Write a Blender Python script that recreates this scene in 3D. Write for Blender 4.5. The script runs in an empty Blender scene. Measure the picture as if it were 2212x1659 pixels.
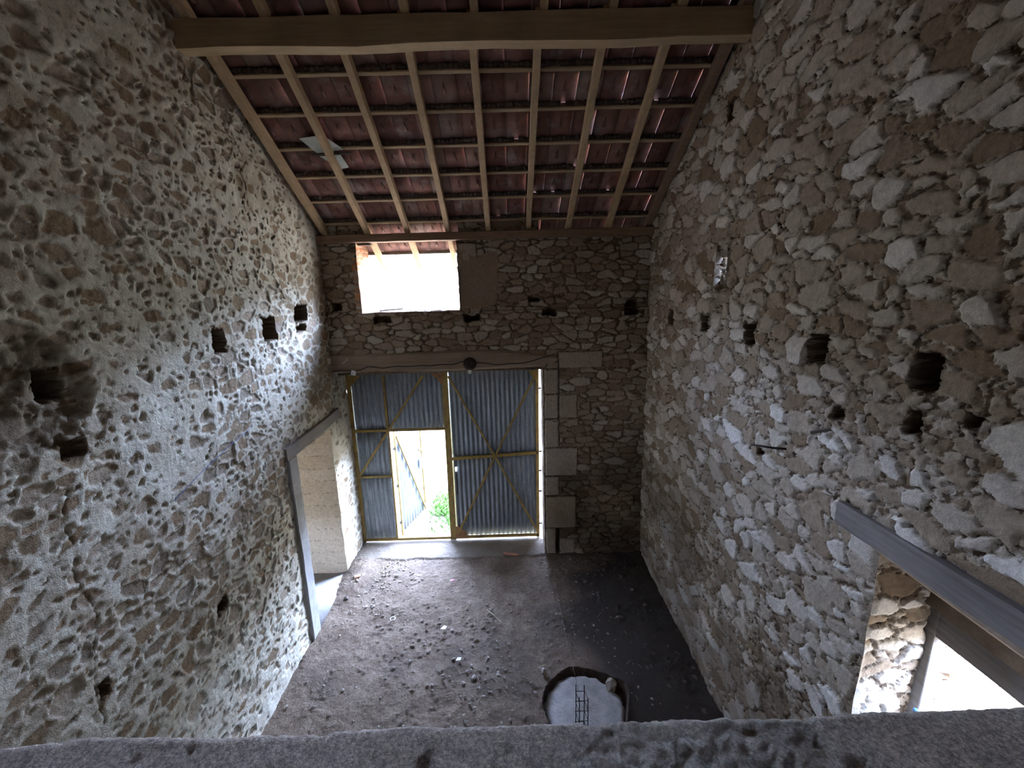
import bpy, bmesh, math, random
import numpy as np
from mathutils import Vector, Matrix

S = bpy.context.scene
COL = S.collection
random.seed(7)

# ------------------------------------------------------------------ camera
cd = bpy.data.cameras.new('camera')
cam = bpy.data.objects.new('camera', cd)
COL.objects.link(cam)
cd.sensor_fit = 'HORIZONTAL'
cd.sensor_width = 36.0
cd.lens = 947.67 / 2212 * 36.0
cd.clip_start = 0.05
cd.clip_end = 300
_r = Vector((0.99952955, -0.01414155, -0.0272157))
_u = Vector((0.0296675, 0.22072114, 0.97488564))
_f = Vector((0.00777931, 0.97523443, -0.22103685))
M = Matrix(((_r.x, _u.x, -_f.x, 0), (_r.y, _u.y, -_f.y, 0), (_r.z, _u.z, -_f.z, 4.6409), (0, 0, 0, 1)))
cam.matrix_world = M
S.camera = cam

# ------------------------------------------------------------------ world, sun, exposure
SKY, SUN, EXPO = 16.0, 14.0, 2.12
w = bpy.data.worlds.new('world')
S.world = w
w.use_nodes = True
nt = w.node_tree
nt.nodes.clear()
wo = nt.nodes.new('ShaderNodeOutputWorld')
bg = nt.nodes.new('ShaderNodeBackground')
tc = nt.nodes.new('ShaderNodeTexCoord')
sx = nt.nodes.new('ShaderNodeSeparateXYZ')
cr = nt.nodes.new('ShaderNodeValToRGB')
for _k, (_p, _c) in enumerate([(0.0, (.26, .28, .30)), (.13, (.34, .38, .44)), (.23, (1.55, 1.95, 3.0)), (.50, (1.55, 2.02, 3.3)), (.74, (.25, .33, .55))]):
    if _k > 1: cr.color_ramp.elements.new(_p)
    cr.color_ramp.elements[_k].position = _p
    cr.color_ramp.elements[_k].color = (*_c, 1)
nt.links.new(tc.outputs['Generated'], sx.inputs[0])
nt.links.new(sx.outputs['Z'], cr.inputs[0])
mr = nt.nodes.new('ShaderNodeMapRange')          # sky shaped brighter beyond the gate, keeping light off the wicket door
for _k, _v in enumerate((.10, .60, .38, 1.0)): mr.inputs[_k + 1].default_value = _v
nt.links.new(sx.outputs['Y'], mr.inputs[0])
sc_ = nt.nodes.new('ShaderNodeVectorMath')
sc_.operation = 'SCALE'
nt.links.new(cr.outputs[0], sc_.inputs[0])
nt.links.new(mr.outputs[0], sc_.inputs['Scale'])
nt.links.new(sc_.outputs[0], bg.inputs[0])
bg.inputs[1].default_value = SKY
nt.links.new(bg.outputs[0], wo.inputs[0])
sl = bpy.data.lights.new('sun', 'SUN')
sl.energy = SUN
sl.angle = math.radians(0.6)
sl.color = (1.0, 0.93, 0.82)
so = bpy.data.objects.new('sun', sl)
COL.objects.link(so)
so.rotation_euler = Vector((0.25, -0.35, 0.90)).to_track_quat('Z', 'Y').to_euler()
so.location = (12, 0, 14)
S.view_settings.view_transform = 'Standard'
S.view_settings.look = 'None'
S.view_settings.gamma = 1
S.view_settings.use_curve_mapping = False
S.view_settings.exposure = EXPO
S.cycles.diffuse_bounces = 7
S.cycles.max_bounces = 10

# ------------------------------------------------------------------ plan of the barn
XL, XR, YF, G = -2.777, 2.223, 6.877, 7.403
T = 0.603                     # roof fall per metre
TH = math.atan(T)
CT, ST = math.cos(TH), math.sin(TH)
ZP = 5.424
def roofz(y, off=0.0): return ZP + off + T * (YF - y)
YR = 1.3                      # ridge
YB = -3.2                     # back wall

# ------------------------------------------------------------------ noise and helpers
def h2(i, j, k=0.0):
    v = np.sin(i * 127.1 + j * 311.7 + k * 74.7) * 43758.5453
    return v - np.floor(v)
def vnoise(x, y, seed=0.0):
    xi, yi = np.floor(x), np.floor(y)
    fx, fy = x - xi, y - yi
    fx = fx * fx * (3 - 2 * fx); fy = fy * fy * (3 - 2 * fy)
    a, b = h2(xi, yi, seed), h2(xi + 1, yi, seed)
    c, d = h2(xi, yi + 1, seed), h2(xi + 1, yi + 1, seed)
    return (a * (1 - fx) + b * fx) * (1 - fy) + (c * (1 - fx) + d * fx) * fy
def fbm(x, y, seed=0.0, o=4):
    s, a, t = 0, 0.5, 0
    for k in range(o):
        s = s + a * vnoise(x * 2 ** k, y * 2 ** k, seed + k * 3.1); t += a; a *= 0.55
    return s / t
def vn3(P, f, seed):
    return (vnoise(P[:, 0] * f + P[:, 2] * f * .71, P[:, 1] * f - P[:, 2] * f * .53, seed)
            + vnoise(P[:, 2] * f + 9, (P[:, 0] + P[:, 1]) * f * .8, seed + 5)) - 1.0
def cells(u, v, cw, ch, seed, jx=.75, jy=.6, pw=.35, p=2.4, fit=None):
    """irregular packed cells: edge distance, a number per cell, offset from the cell's middle"""
    x, y = u / cw, v / ch
    xi, yi = np.floor(x), np.floor(y)
    F1 = np.full(x.shape, 9.0); F2 = F1.copy()
    I = np.zeros(x.shape); DX = I.copy(); DY = I.copy()
    for dj in (-1, 0, 1):
        for di in (-2, -1, 0, 1, 2):
            j = yi + dj
            i = xi + di
            cx = i + .5 + (h2(i, j, seed) - .5) * jx + (j % 2) * .5
            cy = j + .5 + (h2(i, j, seed + 1) - .5) * jy
            r = h2(i, j, seed + 2)
            dx, dy = x - cx, y - cy
            d = (np.abs(dx) ** p + np.abs(dy) ** p) ** (1 / p) - (r - .5) * pw
            new = d < F1
            F2 = np.where(new, F1, np.minimum(F2, d))
            I = np.where(new, h2(i, j, seed + 3), I)
            DX = np.where(new, dx, DX); DY = np.where(new, dy, DY)
            F1 = np.where(new, d, F1)
    return F2 - F1, I, DX, DY
def sstep(a, b, x):
    t = np.clip((x - a) / (b - a), 0, 1)
    return t * t * (3 - 2 * t)
def segs(brk, step):
    out = []
    for a, b in zip(brk[:-1], brk[1:]):
        n = max(1, int(round((b - a) / step)))
        out += list(np.linspace(a, b, n + 1)[:-1])
    return np.array(out + [brk[-1]])

class Acc:
    def __init__(s):
        s.V, s.F, s.n = [], [], 0
        s.A = {'edge': [], 'rnd': [], 'soil': [], 'kind': []}
    def add(s, P, Q, **at):
        P = np.asarray(P, dtype=float); Q = np.asarray(Q, dtype=np.int64)
        s.V.append(P); s.F.append(Q + s.n); s.n += len(P)
        for k in s.A:
            v = at.get(k, 0.0)
            s.A[k].append(np.full(len(P), v) if np.isscalar(v) else np.asarray(v, dtype=float))
    def box(s, x0, x1, y0, y1, z0, z1, **at):
        P = [(x, y, z) for x in (x0, x1) for y in (y0, y1) for z in (z0, z1)]
        s.add(P, [(0, 1, 3, 2), (4, 6, 7, 5), (0, 4, 5, 1), (2, 3, 7, 6), (0, 2, 6, 4), (1, 5, 7, 3)], **at)
    def build(s, name, mat, parent=None, smooth=True, kind=None):
        V = np.concatenate(s.V); F = np.concatenate(s.F)
        me = bpy.data.meshes.new(name)
        me.vertices.add(len(V)); me.vertices.foreach_set('co', V.ravel())
        me.loops.add(len(F) * 4); me.loops.foreach_set('vertex_index', F.ravel().astype(np.int32))
        me.polygons.add(len(F)); me.polygons.foreach_set('loop_start', (np.arange(len(F)) * 4).astype(np.int32))
        me.polygons.foreach_set('loop_total', np.full(len(F), 4, dtype=np.int32))
        me.update(calc_edges=True)
        me.validate()
        if smooth: me.polygons.foreach_set('use_smooth', np.ones(len(me.polygons), dtype=bool))
        for k, v in s.A.items():
            a = me.attributes.new(k, 'FLOAT', 'POINT')
            a.data.foreach_set('value', np.concatenate(v).astype(np.float32))
        me.materials.append(mat)
        o = bpy.data.objects.new(name, me)
        COL.objects.link(o)
        if parent: o.parent = parent
        if kind: o['kind'] = kind
        return o

# stone patterns: give relief (m, outwards), edge value (>0 stone), number per stone, soil
def st_left(u, v, dist):
    wu = u + (fbm(u * 5, v * 5, 3) - .5) * .10
    wv = v + (fbm(u * 5, v * 5, 9) - .5) * .08
    e, I, dx, dy = cells(wu, wv, .155, .092, 11, pw=.8, jx=.9, jy=.75)
    es, Is, _, _ = cells(wu + 3, wv, .075, .055, 31, pw=.6)
    n = fbm(u * 14, v * 14, 5)
    cov = fbm(u * .9, v * .9, 21, 3)
    thr = .16 + .55 * h2(I * 91, I * 17) + (n - .5) * .65 + (cov - .5) * 1.1
    E = e - thr
    Es = np.where(E < -.22, es - .38 - .5 * h2(Is * 55, Is) - (n - .5) * .5 - (cov - .5) * .6, -1)
    I = np.where(Es > E, Is, I)
    E = np.maximum(E, Es)
    inn = sstep(-.04, .08, E)
    rough = fbm(u * 40, v * 40, 2, 3) - .5
    h = .010 * (fbm(u * 9, v * 9, 8) - .5) + .03 * (fbm(u * 1.5, v * 1.5, 40) - .5) + .006 * rough
    h = h - inn * (.012 + .014 * rough + .02 * (I - .5))
    h = h - .012 * np.exp(-(E / .05) ** 2) * h2(I * 3.3, I)
    return h, E, I, np.zeros_like(h)
def st_right(u, v, dist, cw=.205, ch=.112, seed=51, small=True):
    wu = u + (fbm(u * 4, v * 4, seed) - .5) * .16
    wv = v + (fbm(u * 4, v * 4, seed + 7) - .5) * .11
    e, I, dx, dy = cells(wu, wv, cw, ch, seed, pw=.8, jx=.9, jy=.8, p=1.8)
    es, Is, sx_, sy_ = cells(wu * 1.0 + 5, wv, .085, .055, seed + 20, pw=.6, p=2)
    n = fbm(u * 18, v * 18, seed + 3)
    reg = fbm(u * .8, v * .8, seed + 44, 3)
    big = h2(I * 31, I * 7)
    E = e - .05 - .22 * (big ** 2.5) - (n - .5) * .22 - np.clip(reg - .56, 0, 1) * 1.2
    Es = es - .07 - (n - .5) * .25 - .12 * h2(Is * 7, Is)
    useb = E > -.02
    inb, ins = sstep(-.03, .09, E), sstep(-.03, .12, Es)
    tx, ty = h2(I * 13, I) - .5, h2(I * 29, I) - .5
    rough = fbm(u * 45, v * 45, 2, 3) - .5
    hb = inb * (.010 + .022 * I + .026 * (tx * dx + ty * dy))
    hs = ins * (.004 + .018 * Is)
    h = np.where(useb, hb, hs * .9) + .008 * rough - .012 * np.exp(-(np.minimum(E, 1) / .035) ** 2) + .035 * (fbm(u * 1.3, v * 1.3, 60) - .5) - .012
    Eo = np.where(useb, E + .03, Es * .8 - .01)
    Io = np.where(useb, I, Is * .75)
    return h, Eo, Io, np.zeros_like(h)
def st_far(u, v, dist):
    wu = u + (fbm(u * 4, v * 4, 71) - .5) * .06
    wv = v + (fbm(u * 2.5, v * 3, 78) - .5) * .07
    e, I, dx, dy = cells(wu, wv, .21, .098, 81, pw=.55, jx=.95, jy=.5, p=2.6)
    n = fbm(u * 20, v * 20, 73)
    E = e - .055 - (n - .5) * .18 - .08 * h2(I * 5, I * 3)
    inn = sstep(-.03, .10, E)
    tx, ty = h2(I * 13, I) - .5, h2(I * 29, I) - .5
    rough = fbm(u * 45, v * 45, 2, 3) - .5
    h = inn * (.010 + .028 * I + .03 * (tx * dx + ty * dy)) + .009 * rough + .02 * (fbm(u * 1.3, v * 1.3, 60) - .5) - .012
    return h, E, I, np.zeros_like(h)
def st_brick(u, v, dist):
    row = np.floor(v / .072)
    x = u / .215 + (row % 2) * .5 + h2(row, row) * .2
    fx, fy = x - np.floor(x), v / .072 - row
    d = np.minimum(np.minimum(fx, 1 - fx) * .215, np.minimum(fy, 1 - fy) * .072)
    E = (d - .007) * 12
    I = h2(np.floor(x), row, 3)
    return sstep(-.02, .06, E) * .010 + .004 * (fbm(u * 30, v * 30, 4) - .5), E, I, np.zeros_like(d)
def st_block(u, v, dist):
    row = np.floor(v / .21)
    fy = v / .21 - row
    d = np.minimum(fy, 1 - fy) * .21
    E = (d - .009) * 12
    return np.where(E > 0, .0, -.006) + .002 * (fbm(u * 30, v * 30, 4) - .5), E, h2(row, row, 8) , np.zeros_like(d)

def sheet(acc, O, U, V, N, us, vs, style, openings=(), holes=(), keep=None, off=None, blocks=(), fade=True, kind=0.0, uo=0.0, post=None):
    O, U, V, N = map(np.array, (O, U, V, N))
    uu, vv = np.meshgrid(us, vs, indexing='ij')
    u, v = uu.ravel(), vv.ravel()
    dist = np.full(u.shape, 1.0)
    for (a, b, c, d) in openings:
        dx = np.maximum(np.maximum(a - u, u - b), 0); dy = np.maximum(np.maximum(c - v, v - d), 0)
        dist = np.minimum(dist, np.hypot(dx, dy))
    if fade is True:
        dist = np.minimum(dist, np.minimum(np.minimum(u - us[0], us[-1] - u), np.minimum(v - vs[0], vs[-1] - v)))
    h, E, I, soil = style(u + uo, v, dist)
    for k, (a, b, c, d) in enumerate(blocks):
        a2, b2 = a + .008, b - .008
        c2, d2 = c + .008, d - .008
        wn = (fbm(u * 12, v * 12, 5 + k) - .5) * .012
        q = np.minimum(np.minimum(u - a2, b2 - u), np.minimum(v - c2, d2 - v)) + wn
        inside = q > -.014
        h = np.where(inside, np.where(q > 0, np.minimum(q, .012) + .012 + .004 * (fbm(u * 30, v * 30, 6) - .5), -.012), h)
        E = np.where(inside, q * 12, E)
        I = np.where(inside, .9 - .25 * h2(np.array(k * 1.0), np.array(3.0)), I)
    if off is not None: h = h + off(u, v)
    for (a, b, c, d, dep) in holes:
        cu, cv = (a + b) / 2, (c + d) / 2
        q = np.minimum((b - a) / 2 - np.abs(u - cu), (d - c) / 2 - np.abs(v - cv)) + (fbm(u * 16, v * 16, 90) - .5) * .07
        m = sstep(-.006, .010, q)
        h = h - m * dep * (0.92 + .12 * fbm(u * 20, v * 20, 7))
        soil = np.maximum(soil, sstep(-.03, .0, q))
    h = h * np.clip(dist / .03, 0, 1)
    if post is not None:
        h, E, I, soil = post(u, v, h, E, I, soil)
    P = O + np.outer(u, U) + np.outer(v, V) + np.outer(h, N)
    W3 = np.stack([vn3(P, 7, 1), vn3(P, 7, 2), vn3(P, 7, 3)], 1) * .010
    P = P + W3
    nu, nv = len(us), len(vs)
    i, j = np.meshgrid(np.arange(nu - 1), np.arange(nv - 1), indexing='ij')
    i, j = i.ravel(), j.ravel()
    a = i * nv + j
    F = np.stack([a, a + nv, a + nv + 1, a + 1], 1)
    cu, cv = (us[i] + us[i + 1]) / 2, (vs[j] + vs[j + 1]) / 2
    m = np.ones(len(F), bool)
    for (x0, x1, y0, y1) in openings:
        m &= ~((cu > x0) & (cu < x1) & (cv > y0) & (cv < y1))
    if keep is not None: m &= keep(cu, cv)
    F = F[m]
    if np.dot(np.cross(U, V), N) < 0: F = F[:, ::-1]
    used = np.zeros(len(P), bool); used[F.ravel()] = True
    idx = np.cumsum(used) - 1
    acc.add(P[used], idx[F], edge=E[used], rnd=I[used], soil=soil[used], kind=kind)

def core(acc, axis, d0, d1, u0, u1, v0, top, openings, step=10.0, sgn=1):
    """solid masonry behind the face; axis 'x' = wall runs along y, axis 'y' = wall runs along x"""
    ub = {u0, u1}
    vb = {v0}
    for (a, b, c, d) in openings:
        ub |= {min(max(a, u0), u1), min(max(b, u0), u1)}; vb |= {max(c, v0), max(d, v0)}
    n = int((u1 - u0) / step)
    ub |= {u0 + (u1 - u0) * k / max(n, 1) for k in range(n)}
    ub, vb = sorted(ub), sorted(vb)
    for a, b in zip(ub[:-1], ub[1:]):
        if b - a < 1e-4: continue
        vs2 = [q for q in vb if q < min(top(a), top(b)) - .01] + [None]
        for c, d in zip(vs2[:-1], vs2[1:]):
            cu = (a + b) / 2
            ta, tb = (top(a), top(b)) if d is None else (d, d)
            cv = (c + min(ta, tb)) / 2
            if any(x0 < cu < x1 and y0 < cv < y1 for (x0, x1, y0, y1) in openings): continue
            P = []
            for dd in (d0, d1):
                for (uq, z0, z1) in ((a, c, ta), (b, c, tb)):
                    for z in (z0, z1):
                        P.append((dd, uq, z) if axis == 'x' else (uq, dd, z))
            acc.add(P, [(0, 1, 3, 2), (4, 6, 7, 5), (0, 4, 5, 1), (2, 3, 7, 6), (0, 2, 6, 4), (1, 5, 7, 3)], edge=-.5, rnd=.5, kind=1.0)

# ------------------------------------------------------------------ materials
def newmat(name):
    m = bpy.data.materials.new(name)
    m.use_nodes = True
    n = m.node_tree
    n.nodes.clear()
    out = n.nodes.new('ShaderNodeOutputMaterial')
    b = n.nodes.new('ShaderNodeBsdfPrincipled')
    n.links.new(b.outputs[0], out.inputs[0])
    return m, n, b
def rgba(c): return (c[0], c[1], c[2], 1)
def N(n, t, **kw):
    x = n.nodes.new(t)
    for k, v in kw.items():
        if isinstance(v, (int, float, str, bool)) and hasattr(x, k): setattr(x, k, v)
    return x
def noise(n, co, scale, detail=3, rough=.6):
    x = n.nodes.new('ShaderNodeTexNoise')
    x.inputs['Scale'].default_value = scale
    x.inputs['Detail'].default_value = detail
    x.inputs['Roughness'].default_value = rough
    n.links.new(co, x.inputs['Vector'])
    return x.outputs['Fac']
def ramp(n, fac, stops):
    x = n.nodes.new('ShaderNodeValToRGB')
    e = x.color_ramp.elements
    while len(e) < len(stops): e.new(.5)
    for k, (p, c) in enumerate(stops):
        e[k].position = p
        e[k].color = rgba(c) if not isinstance(c, (int, float)) else (c, c, c, 1)
    n.links.new(fac, x.inputs[0])
    return x.outputs[0]
def mix(n, fac, a, b, mode='MIX'):
    x = n.nodes.new('ShaderNodeMix')
    x.data_type = 'RGBA'; x.blend_type = mode
    for s, v in ((0, fac), (6, a), (7, b)):
        if isinstance(v, (int, float)): x.inputs[s].default_value = v if s == 0 else (v, v, v, 1)
        elif isinstance(v, tuple): x.inputs[s].default_value = rgba(v)
        else: n.links.new(v, x.inputs[s])
    return x.outputs[2]
def mapr(n, v, a, b, c=0.0, d=1.0):
    x = n.nodes.new('ShaderNodeMapRange')
    x.inputs[1].default_value = a; x.inputs[2].default_value = b
    x.inputs[3].default_value = c; x.inputs[4].default_value = d
    n.links.new(v, x.inputs[0])
    return x.outputs[0]
def attr(n, name):
    x = n.nodes.new('ShaderNodeAttribute')
    x.attribute_name = name
    return x.outputs['Fac']
def objco(n):
    return n.nodes.new('ShaderNodeTexCoord').outputs['Object']
def bump(n, b, h, strength, dist):
    x = n.nodes.new('ShaderNodeBump')
    x.inputs['Strength'].default_value = strength
    x.inputs['Distance'].default_value = dist
    n.links.new(h, x.inputs['Height'])
    n.links.new(x.outputs[0], b.inputs['Normal'])

def stonemat(name, stones, mort, mort2, soil=(.085, .055, .030), e0=-.03, e1=.03, patch=None):
    m, n, b = newmat(name)
    co = objco(n)
    f1 = noise(n, co, 26, 5, .7)
    f2 = noise(n, co, 4, 3, .55)
    f3 = noise(n, co, 120, 2, .6)
    sc = ramp(n, attr(n, 'rnd'), stones)
    sc = mix(n, .75, sc, ramp(n, f1, [(.25, .62), (.75, 1.35)]), 'MULTIPLY')
    mc = mix(n, mapr(n, f2, .35, .65), mort, mort2)
    mc = mix(n, .6, mc, ramp(n, f1, [(.25, .75), (.75, 1.2)]), 'MULTIPLY')
    ea = attr(n, 'edge')
    ad = n.nodes.new('ShaderNodeMath'); ad.operation = 'ADD'
    n.links.new(ea, ad.inputs[0]); n.links.new(mapr(n, f1, .25, .75, -.16, .16), ad.inputs[1])
    c = mix(n, mapr(n, ad.outputs[0], e0, e1), mc, sc)
    if patch:
        c = mix(n, mapr(n, noise(n, co, patch[1], 4), patch[2], patch[3], 0, patch[4]), c, patch[0])
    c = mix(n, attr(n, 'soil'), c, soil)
    c = mix(n, .5, c, ramp(n, f3, [(.3, .8), (.7, 1.2)]), 'MULTIPLY')
    n.links.new(c, b.inputs['Base Color'])
    b.inputs['Roughness'].default_value = .95
    b.inputs['Specular IOR Level'].default_value = .15
    s = n.nodes.new('ShaderNodeMath'); s.operation = 'MULTIPLY_ADD'
    n.links.new(f3, s.inputs[0]); s.inputs[1].default_value = .35; n.links.new(f1, s.inputs[2])
    bump(n, b, s.outputs[0], .8, .012)
    return m

M_left = stonemat('stone_pointed_with_pale_mortar',
    [(0, (.17, .12, .07)), (.25, (.27, .20, .125)), (.5, (.24, .205, .155)), (.75, (.33, .265, .19)), (1, (.39, .34, .265))],
    (.56, .545, .445), (.42, .375, .285), e0=-.12, e1=.14, patch=((.20, .155, .095), .9, .62, .72, .65))
M_right = stonemat('dry_rubble_stone',
    [(0, (.23, .17, .11)), (.25, (.35, .285, .21)), (.55, (.45, .395, .315)), (.8, (.57, .52, .44)), (1, (.68, .65, .58))],
    (.085, .060, .038), (.16, .115, .075), e0=-.03, e1=.05)
M_far = stonemat('coursed_rubble_stone',
    [(0, (.25, .18, .12)), (.3, (.32, .24, .17)), (.6, (.36, .29, .21)), (.85, (.42, .35, .27)), (1, (.48, .42, .34))],
    (.12, .085, .055), (.19, .135, .09), e0=-.04, e1=.06)
M_brick = stonemat('orange_brick', [(0, (.50, .20, .11)), (.5, (.60, .28, .15)), (1, (.62, .40, .25))], (.45, .40, .33), (.38, .33, .26))
M_block = stonemat('cream_concrete_block', [(0, (.56, .47, .34)), (1, (.62, .53, .40))], (.30, .25, .18), (.34, .28, .2))

def simple(name, c1, c2, scale=8, rough=.9, bscale=60, bstr=.4, bd=.006, metal=0.0, stops=(.35, .65), det=4, spec=.3):
    m, n, b = newmat(name)
    co = objco(n)
    f = noise(n, co, scale, det, .65)
    n.links.new(mix(n, mapr(n, f, stops[0], stops[1]), c1, c2), b.inputs['Base Color'])
    b.inputs['Roughness'].default_value = rough
    b.inputs['Metallic'].default_value = metal
    b.inputs['Specular IOR Level'].default_value = spec
    bump(n, b, noise(n, co, bscale, 4, .7), bstr, bd)
    return m
def woodmat(name, c1, c2, axis=0, rough=.85):
    m, n, b = newmat(name)
    co = objco(n)
    mp = n.nodes.new('ShaderNodeMapping')
    s = [22, 22, 22]; s[axis] = 1.2
    mp.inputs['Scale'].default_value = s
    n.links.new(co, mp.inputs[0])
    f = noise(n, mp.outputs[0], 1.6, 5, .65)
    g = noise(n, co, 3, 3)
    c = mix(n, mapr(n, f, .3, .7), c1, c2)
    c = mix(n, .5, c, ramp(n, g, [(.3, .7), (.7, 1.2)]), 'MULTIPLY')
    n.links.new(c, b.inputs['Base Color'])
    b.inputs['Roughness'].default_value = rough
    b.inputs['Specular IOR Level'].default_value = .2
    bump(n, b, f, .5, .006)
    return m
M_pine = woodmat('pale_pine', (.42, .30, .17), (.55, .41, .25), 1)
M_pinex = woodmat('pale_pine_lengthwise', (.36, .26, .16), (.48, .36, .23), 0)
M_plate = woodmat('brown_timber', (.20, .13, .085), (.29, .195, .13), 0)
M_oak = woodmat('old_brown_oak', (.24, .175, .12), (.35, .27, .19), 0)
M_purlin = woodmat('golden_brown_timber', (.33, .24, .14), (.44, .33, .20), 0)
M_grey = woodmat('weathered_grey_timber', (.14, .125, .11), (.24, .22, .195), 1)
M_conc = simple('grey_cast_concrete', (.27, .265, .25), (.37, .36, .34), 6, .92, 70, .6, .01)
M_foot = simple('pale_footing_concrete', (.36, .345, .32), (.52, .50, .47), 7, .92, 42, .9, .02)
M_dark = simple('dark_steel', (.03, .026, .022), (.07, .05, .035), 20, .7, metal=.3)
M_rust = simple('rusty_plate', (.24, .12, .06), (.36, .20, .09), 12, .8)
M_ochre = simple('ochre_painted_steel', (.34, .235, .065), (.20, .125, .05), 7, .6, stops=(.45, .68))
M_white = simple('white_plastic', (.75, .75, .74), (.66, .66, .66), 5, .5, bstr=.05)
M_blue = simple('blue_plastic', (.05, .14, .42), (.08, .2, .5), 5, .4, bstr=.05)
M_pink = simple('pink_wrapper', (.75, .25, .42), (.8, .4, .5), 9, .4)
M_card = simple('pale_scrap', (.62, .58, .56), (.70, .68, .66), 9, .8)
M_straw = simple('dry_straw', (.42, .34, .2), (.52, .44, .28), 9, .9)
M_twig = simple('grey_twig', (.30, .24, .18), (.42, .35, .27), 9, .9)
M_leaf = simple('green_leaves', (.10, .20, .045), (.20, .32, .09), 9, .7)
M_brickbit = simple('red_brick_piece', (.42, .19, .12), (.50, .26, .17), 20, .9)
M_pebble = simple('limestone_chips', (.20, .165, .13), (.36, .32, .27), 12, .9)
M_ground = simple('pale_gravel_yard', (.36, .31, .24), (.46, .40, .31), 3, .95, 30, .7, .02)
M_bank = simple('dry_earth_bank', (.13, .10, .065), (.22, .175, .12), 5, .95, 20, .8, .03)
M_cable = simple('dark_cable', (.035, .03, .027), (.06, .05, .04), 20, .7)
M_film = simple('pale_fibre_cement', (.42, .45, .40), (.56, .58, .52), 4, .8)
M_blueline = simple('blue_chalk', (.10, .15, .50), (.2, .25, .6), 40, .9)
M_crack = simple('crack_shadow_joint', (.05, .04, .03), (.10, .08, .06), 40, .9)

# zinc coated sheet with spangle and dirt runs
M_zinc, n, b = newmat('galvanised_corrugated_steel')
co = objco(n)
mp = n.nodes.new('ShaderNodeMapping'); mp.inputs['Scale'].default_value = (14, 14, 1.6); n.links.new(co, mp.inputs[0])
st = noise(n, mp.outputs[0], 2.4, 5, .7)
sp = noise(n, co, 75, 3, .8)
c = ramp(n, st, [(.28, (.155, .18, .205)), (.55, (.25, .285, .315)), (.78, (.44, .475, .51))])
c = mix(n, .8, c, ramp(n, sp, [(.35, .6), (.68, 1.4)]), 'MULTIPLY')
n.links.new(c, b.inputs['Base Color'])
b.inputs['Metallic'].default_value = .35
b.inputs['Roughness'].default_value = .5
bump(n, b, sp, .15, .003)

# terracotta roof tiles seen from below
M_tile, n, b = newmat('terracotta_roof_tile')
co = objco(n)
f = noise(n, co, 9, 5, .7)
g = noise(n, co, 3.1, 4, .7)
tc1 = ramp(n, attr(n, 'rnd'), [(0, (.15, .068, .050)), (.35, (.20, .092, .068)), (.7, (.255, .13, .095)), (1, (.25, .175, .14))])
tc1 = mix(n, .7, tc1, ramp(n, f, [(.25, .6), (.75, 1.4)]), 'MULTIPLY')
tc1 = mix(n, mapr(n, g, .54, .72, 0, .6), tc1, (.34, .32, .30))
tc1 = mix(n, attr(n, 'soil'), tc1, (.055, .048, .036))
n.links.new(tc1, b.inputs['Base Color'])
b.inputs['Roughness'].default_value = .9
bump(n, b, f, .6, .008)

# earth floor
M_floor, n, b = newmat('trodden_earth_floor')
co = objco(n)
f = noise(n, co, 3.0, 6, .7)
g = noise(n, co, 34, 4, .75)
q = noise(n, co, 1.1, 3, .6)
c = ramp(n, f, [(.28, (.10, .070, .048)), (.5, (.15, .112, .080)), (.72, (.21, .162, .12))])
c = mix(n, .8, c, ramp(n, g, [(.3, .6), (.72, 1.45)]), 'MULTIPLY')
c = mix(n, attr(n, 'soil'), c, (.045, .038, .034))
c = mix(n, attr(n, 'kind'), c, (.20, .175, .145))
n.links.new(c, b.inputs['Base Color'])
b.inputs['Roughness'].default_value = .96
b.inputs['Specular IOR Level'].default_value = .15
bump(n, b, g, .9, .02)

# slab under the camera
M_slab, n, b = newmat('rough_concrete_slab')
co = objco(n)
f = noise(n, co, 5, 6, .7)
g = noise(n, co, 85, 5, .85)
a = attr(n, 'soil')
c = ramp(n, f, [(.3, (.39, .335, .275)), (.6, (.50, .435, .36)), (.8, (.60, .54, .455))])
c = mix(n, .9, c, ramp(n, g, [(.36, .55), (.64, 1.45)]), 'MULTIPLY')
c = mix(n, mapr(n, a, 0, 1, 0, .55), c, (.66, .60, .50))
c = mix(n, mapr(n, noise(n, co, 12, 3), .60, .72, 0, .6), c, (.16, .135, .10))
c = mix(n, .8, c, ramp(n, g, [(.38, .6), (.62, 1.35)]), 'MULTIPLY')
n.links.new(c, b.inputs['Base Color'])
b.inputs['Roughness'].default_value = .9
g2 = noise(n, co, 22, 4, .75)
mm = n.nodes.new('ShaderNodeMath'); mm.operation = 'MULTIPLY_ADD'
n.links.new(g, mm.inputs[0]); n.links.new(mapr(n, a, 0, 1, .5, 1.6), mm.inputs[1]); n.links.new(g2, mm.inputs[2])
bump(n, b, mm.outputs[0], 1.0, .022)

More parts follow.
